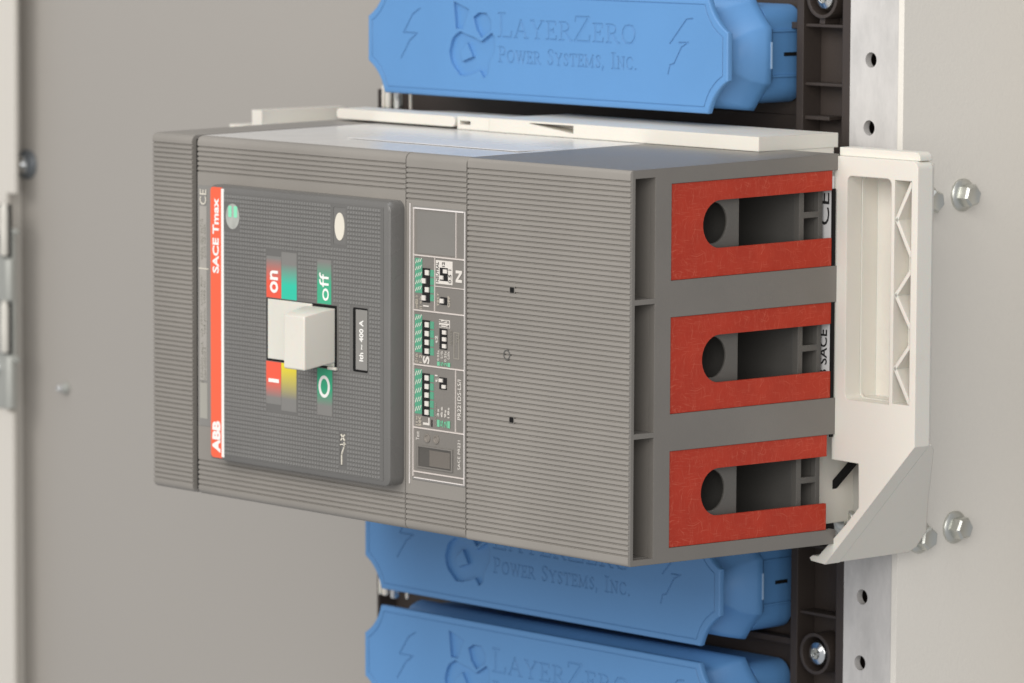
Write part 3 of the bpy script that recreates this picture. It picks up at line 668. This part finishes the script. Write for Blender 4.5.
# pins below the left end of the cover
for x, r_, zt, mt in ((-298.5, .8, 153, CREAM), (-295.2, 1.5, 151, CREAM), (-286.6, 2.1, 152, CHROME), (-281.2, .7, 152, CREAM)):
    bm = BM(); lathe(bm, [(r_, zt), (r_, 144.4), (r_*.8, 143.6)], 'z', (x, 138 if mt is CHROME else 140, 0), 20); obj('clip_pin', bm, mt, cov1)

def copy_tree(o, parent=None):
    c = o.copy(); col.objects.link(c)
    if parent: c.parent = parent
    for ch in list(o.children): copy_tree(ch, c)
    return c
for z, rot, lb in ((-32.0, -.25, 'blue cover partly hidden directly beneath the grey breaker'), (-82.2, -.35, 'lowest blue cover, cut off by the bottom of the picture')):
    c = copy_tree(cov1); c.location = Vector((-175.2, 150.4, z))*S; c.rotation_euler = (0, math.radians(rot), 0); c['label'] = lb

# ------------------------------------------------------------------ rail, side panel, back wall, door
rail = thing('steel_rail', (-26, 151, -150), 'galvanised steel upright rail with threaded holes beside the brown housing', 'rail')
hz = [(-28.6, 199), (-28.8, 173.4), (-29.4, 147.9), (-29.5, 122.4), (-29.6, 97), (-29.7, 71.5), (-30.0, -30.1), (-30.7, -55.5), (-30.9, -81)]
bm = BM(); shape(bm, [(-39.6, Z0), (-14.6, Z0), (-14.6, Z1), (-39.6, Z1)], 'XZ', 150.4, 153.4, [circ(x, z, 2.9, n=24) for x, z in hz]); rp = obj('rail_face', bm, GALV, rail)
bm = BM(); box(bm, -39.6, -37.8, 153.4, 172, Z0, Z1); box(bm, -37.8, -14.6, 170, 172, Z0, Z1); obj('rail_flange', bm, BROWN, rail)
pn = thing('side_panel', (-12, 200, -150), 'light grey painted steel panel with hexagon bolts at the right edge of the picture', 'panel')
bm = BM(); box(bm, -14.4, -11.5, 149.9, 229.5, Z0, Z1); obj('panel_sheet', bm, PAINT, pn)
def hexbolt(y, z, turn):
    bm = BM(); lathe(bm, [(6.2, 0), (6.2, .9), (5.6, 1.5), (4.2, 1.9)], 'x', (-11.5, y, z), 32); f = obj('bolt', bm, ZINC, pn)
    bm = BM(); pts = lambda r: [(y + r*math.cos(math.radians(60*i+turn)), z + r*math.sin(math.radians(60*i+turn))) for i in range(6)]
    loft(bm, [[(-9.8, p, q) for p, q in pts(4.5)], [(-5.9, p, q) for p, q in pts(4.5)], [(-5.0, p, q) for p, q in pts(3.7)], [(-5.4, p, q) for p, q in pts(2.6)]]); obj('hex_head', bm, ZINC, f)
for y, z, t in ((182.6, 122.3, 12), (162.6, 121.1, 40), (180.8, -4.1, 5), (161.4, -6.0, 22)): hexbolt(y, z, t)

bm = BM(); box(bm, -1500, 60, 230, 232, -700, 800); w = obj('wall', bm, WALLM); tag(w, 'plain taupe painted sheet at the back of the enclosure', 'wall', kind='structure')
def wall_nut(x, z, r, nm, lb, dark):
    t = thing(nm, (x, 229, z), lb, 'bolt')
    bm = BM(); lathe(bm, [(r, 0), (r, -1.6), (r*.9, -2.2)], 'y', (x, 230, z), 28); obj('washer', bm, dark, t)
    bm = BM(); pts = [(x + r*.62*math.cos(math.radians(60*i+10)), z + r*.62*math.sin(math.radians(60*i+10))) for i in range(6)]
    shape(bm, pts, 'XZ', 225.2, 227.9); obj('nut', bm, CHROME, t)
    bm = BM(); lathe(bm, [(r*.35, 0), (r*.35, -1), (r*.22, -1.3)], 'y', (x, 225.1, z), 20); obj('stud', bm, CHROME, t)
wall_nut(-642.4, -11.6, 2.7, 'wall_nut', 'tiny nut standing alone on the taupe back wall', HINGEM)
wall_nut(-673.2, 95.6, 7.2, 'wall_bolt', 'blue-ringed bolt on the back wall peeping past the left door edge', plastic('blue_grey_washer', (.15, .165, .18), .4, .05, metal=.3))

def back(p): return Vector((-663.9 + 1.054*(p.x + 570.8), p.y + 66, 81.9 + 1.0514*(p.z - 90.5)))
dr = thing('door_frame', (-660, 220, -300), 'cream white painted steel upright along the left side of the picture', 'door frame')
bm = BM()
shape(bm, [(-618, -420), (-576.4, -420), (-574.6, -11), (-578.5, -11), (-578.5, 91), (-571.9, 91), (-569.6, 420), (-618, 420)], 'XZ', 150, 152); obj('frame_sheet', bm, DOORM, dr, back)
bm = BM(); box(bm, -612, -585, 152.05, 163.9, -400, 400); obj('frame_stiffener', bm, DOORM, dr, back)
hg = thing('hinge', (-645, 215, 20), 'grey metal hinge with two bright knuckles in the notch of the left door frame', 'hinge')
KNUCK = plastic('worn_hinge_pin', (.66,.64,.58), .42, .1, 700, .3, .08, 90, metal=0)
bm = BM(); box(bm, -612, -571.2, 147.8, 149.9, -9, 74); obj('hinge_leaf', bm, HINGEM, hg, back)
for z0, z1 in ((62.6, 85), (17.6, 39.7)):
    bm = BM(); lathe(bm, [(.8, z1+2.0), (2.0, z1), (2.3, z1-2), (2.3, z0), (2.1, z0-.4)], 'z', (-575.8, 146.6, 0), 24); obj('knuckle', bm, KNUCK, hg, back)
    bm = BM(); box(bm, -581.0, -571.6, 147.3, 147.75, z0-1.2, z1+1.0); obj('knuckle_gap', bm, BLACK, hg, back)
bm = BM(); lathe(bm, [(2.5, 60.6), (2.7, 60), (2.7, 42), (2.5, 41.4)], 'z', (-573.6, 147.6, 0), 24); obj('barrel', bm, HINGEM, hg, back)
bm = BM(); lathe(bm, [(2.5, 15.6), (2.7, 15), (2.7, -8), (2.5, -8.8)], 'z', (-573.6, 147.6, 0), 24); obj('barrel', bm, HINGEM, hg, back)
for z in (69, 9):
    bm = BM(); lathe(bm, [(4.6, 0), (4.4, -1.2), (3, -2.2), (1.2, -2.4)], 'y', (-585.5, 147.7, z), 24); obj('hinge_screw', bm, CHROME, hg, back)
for z in (73.6, 14.1):
    bm = BM(); lathe(bm, [(1.5, 0), (1.3, 2.6)], 'x', (-571.3, 149, z), 16); obj('hinge_pin', bm, HINGEM, hg, back)

# ------------------------------------------------------------------ light
def area(name, loc, target, sx, sy, power, colr):
    l = bpy.data.lights.new(name, 'AREA'); l.shape = 'RECTANGLE'; l.size = sx; l.size_y = sy; l.energy = power; l.color = colr
    o = bpy.data.objects.new(name, l); col.objects.link(o); o.location = loc
    o.rotation_euler = (Vector(target) - Vector(loc)).to_track_quat('-Z', 'Y').to_euler(); return o
area('key_softbox', (-.25, -2.1, 1.25), (-.15, .05, .06), 1.5, 1.4, 33, (1, .96, .905))
area('fill_softbox', (1.42, -1.72, .72), (0, .1, .06), 1.7, 1.6, 38, (1, .965, .925))
area('top_softbox', (-.2, -.1, 2.0), (-.15, .1, .1), 1.4, 1.0, 8, (.95, .97, 1))
wd = bpy.data.worlds.new('World'); sc.world = wd; wd.use_nodes = True
wd.node_tree.nodes['Background'].inputs[0].default_value = (.96, .97, 1, 1); wd.node_tree.nodes['Background'].inputs[1].default_value = .42

# ------------------------------------------------------------------ camera
cam = bpy.data.cameras.new('camera'); co = bpy.data.objects.new('camera', cam); col.objects.link(co)
R = ((0.6670028104986525, 0.7450427890060809, 0.004300387998684541), (0.08238248090905048, -0.0680143063534897, -0.9942772153532051), (-0.74048658166517, 0.6635399736875649, -0.10674420683361308))
m = Matrix(((R[0][0], -R[1][0], -R[2][0], 1.194738854575693), (R[0][1], -R[1][1], -R[2][1], -1.1258386805727514), (R[0][2], -R[1][2], -R[2][2], 0.25609718186370767), (0, 0, 0, 1)))
co.matrix_world = m
cam.sensor_width = 36; cam.lens = 4706.69/1024*36; cam.clip_start = .05; cam.clip_end = 50
cam.dof.use_dof = True; cam.dof.focus_distance = 1.69; cam.dof.aperture_fstop = 20
sc.camera = co
sc.view_settings.view_transform = 'Standard'; sc.view_settings.look = 'None'; sc.view_settings.exposure = 0; sc.view_settings.gamma = 1
sc.render.resolution_x = 1024; sc.render.resolution_y = 683
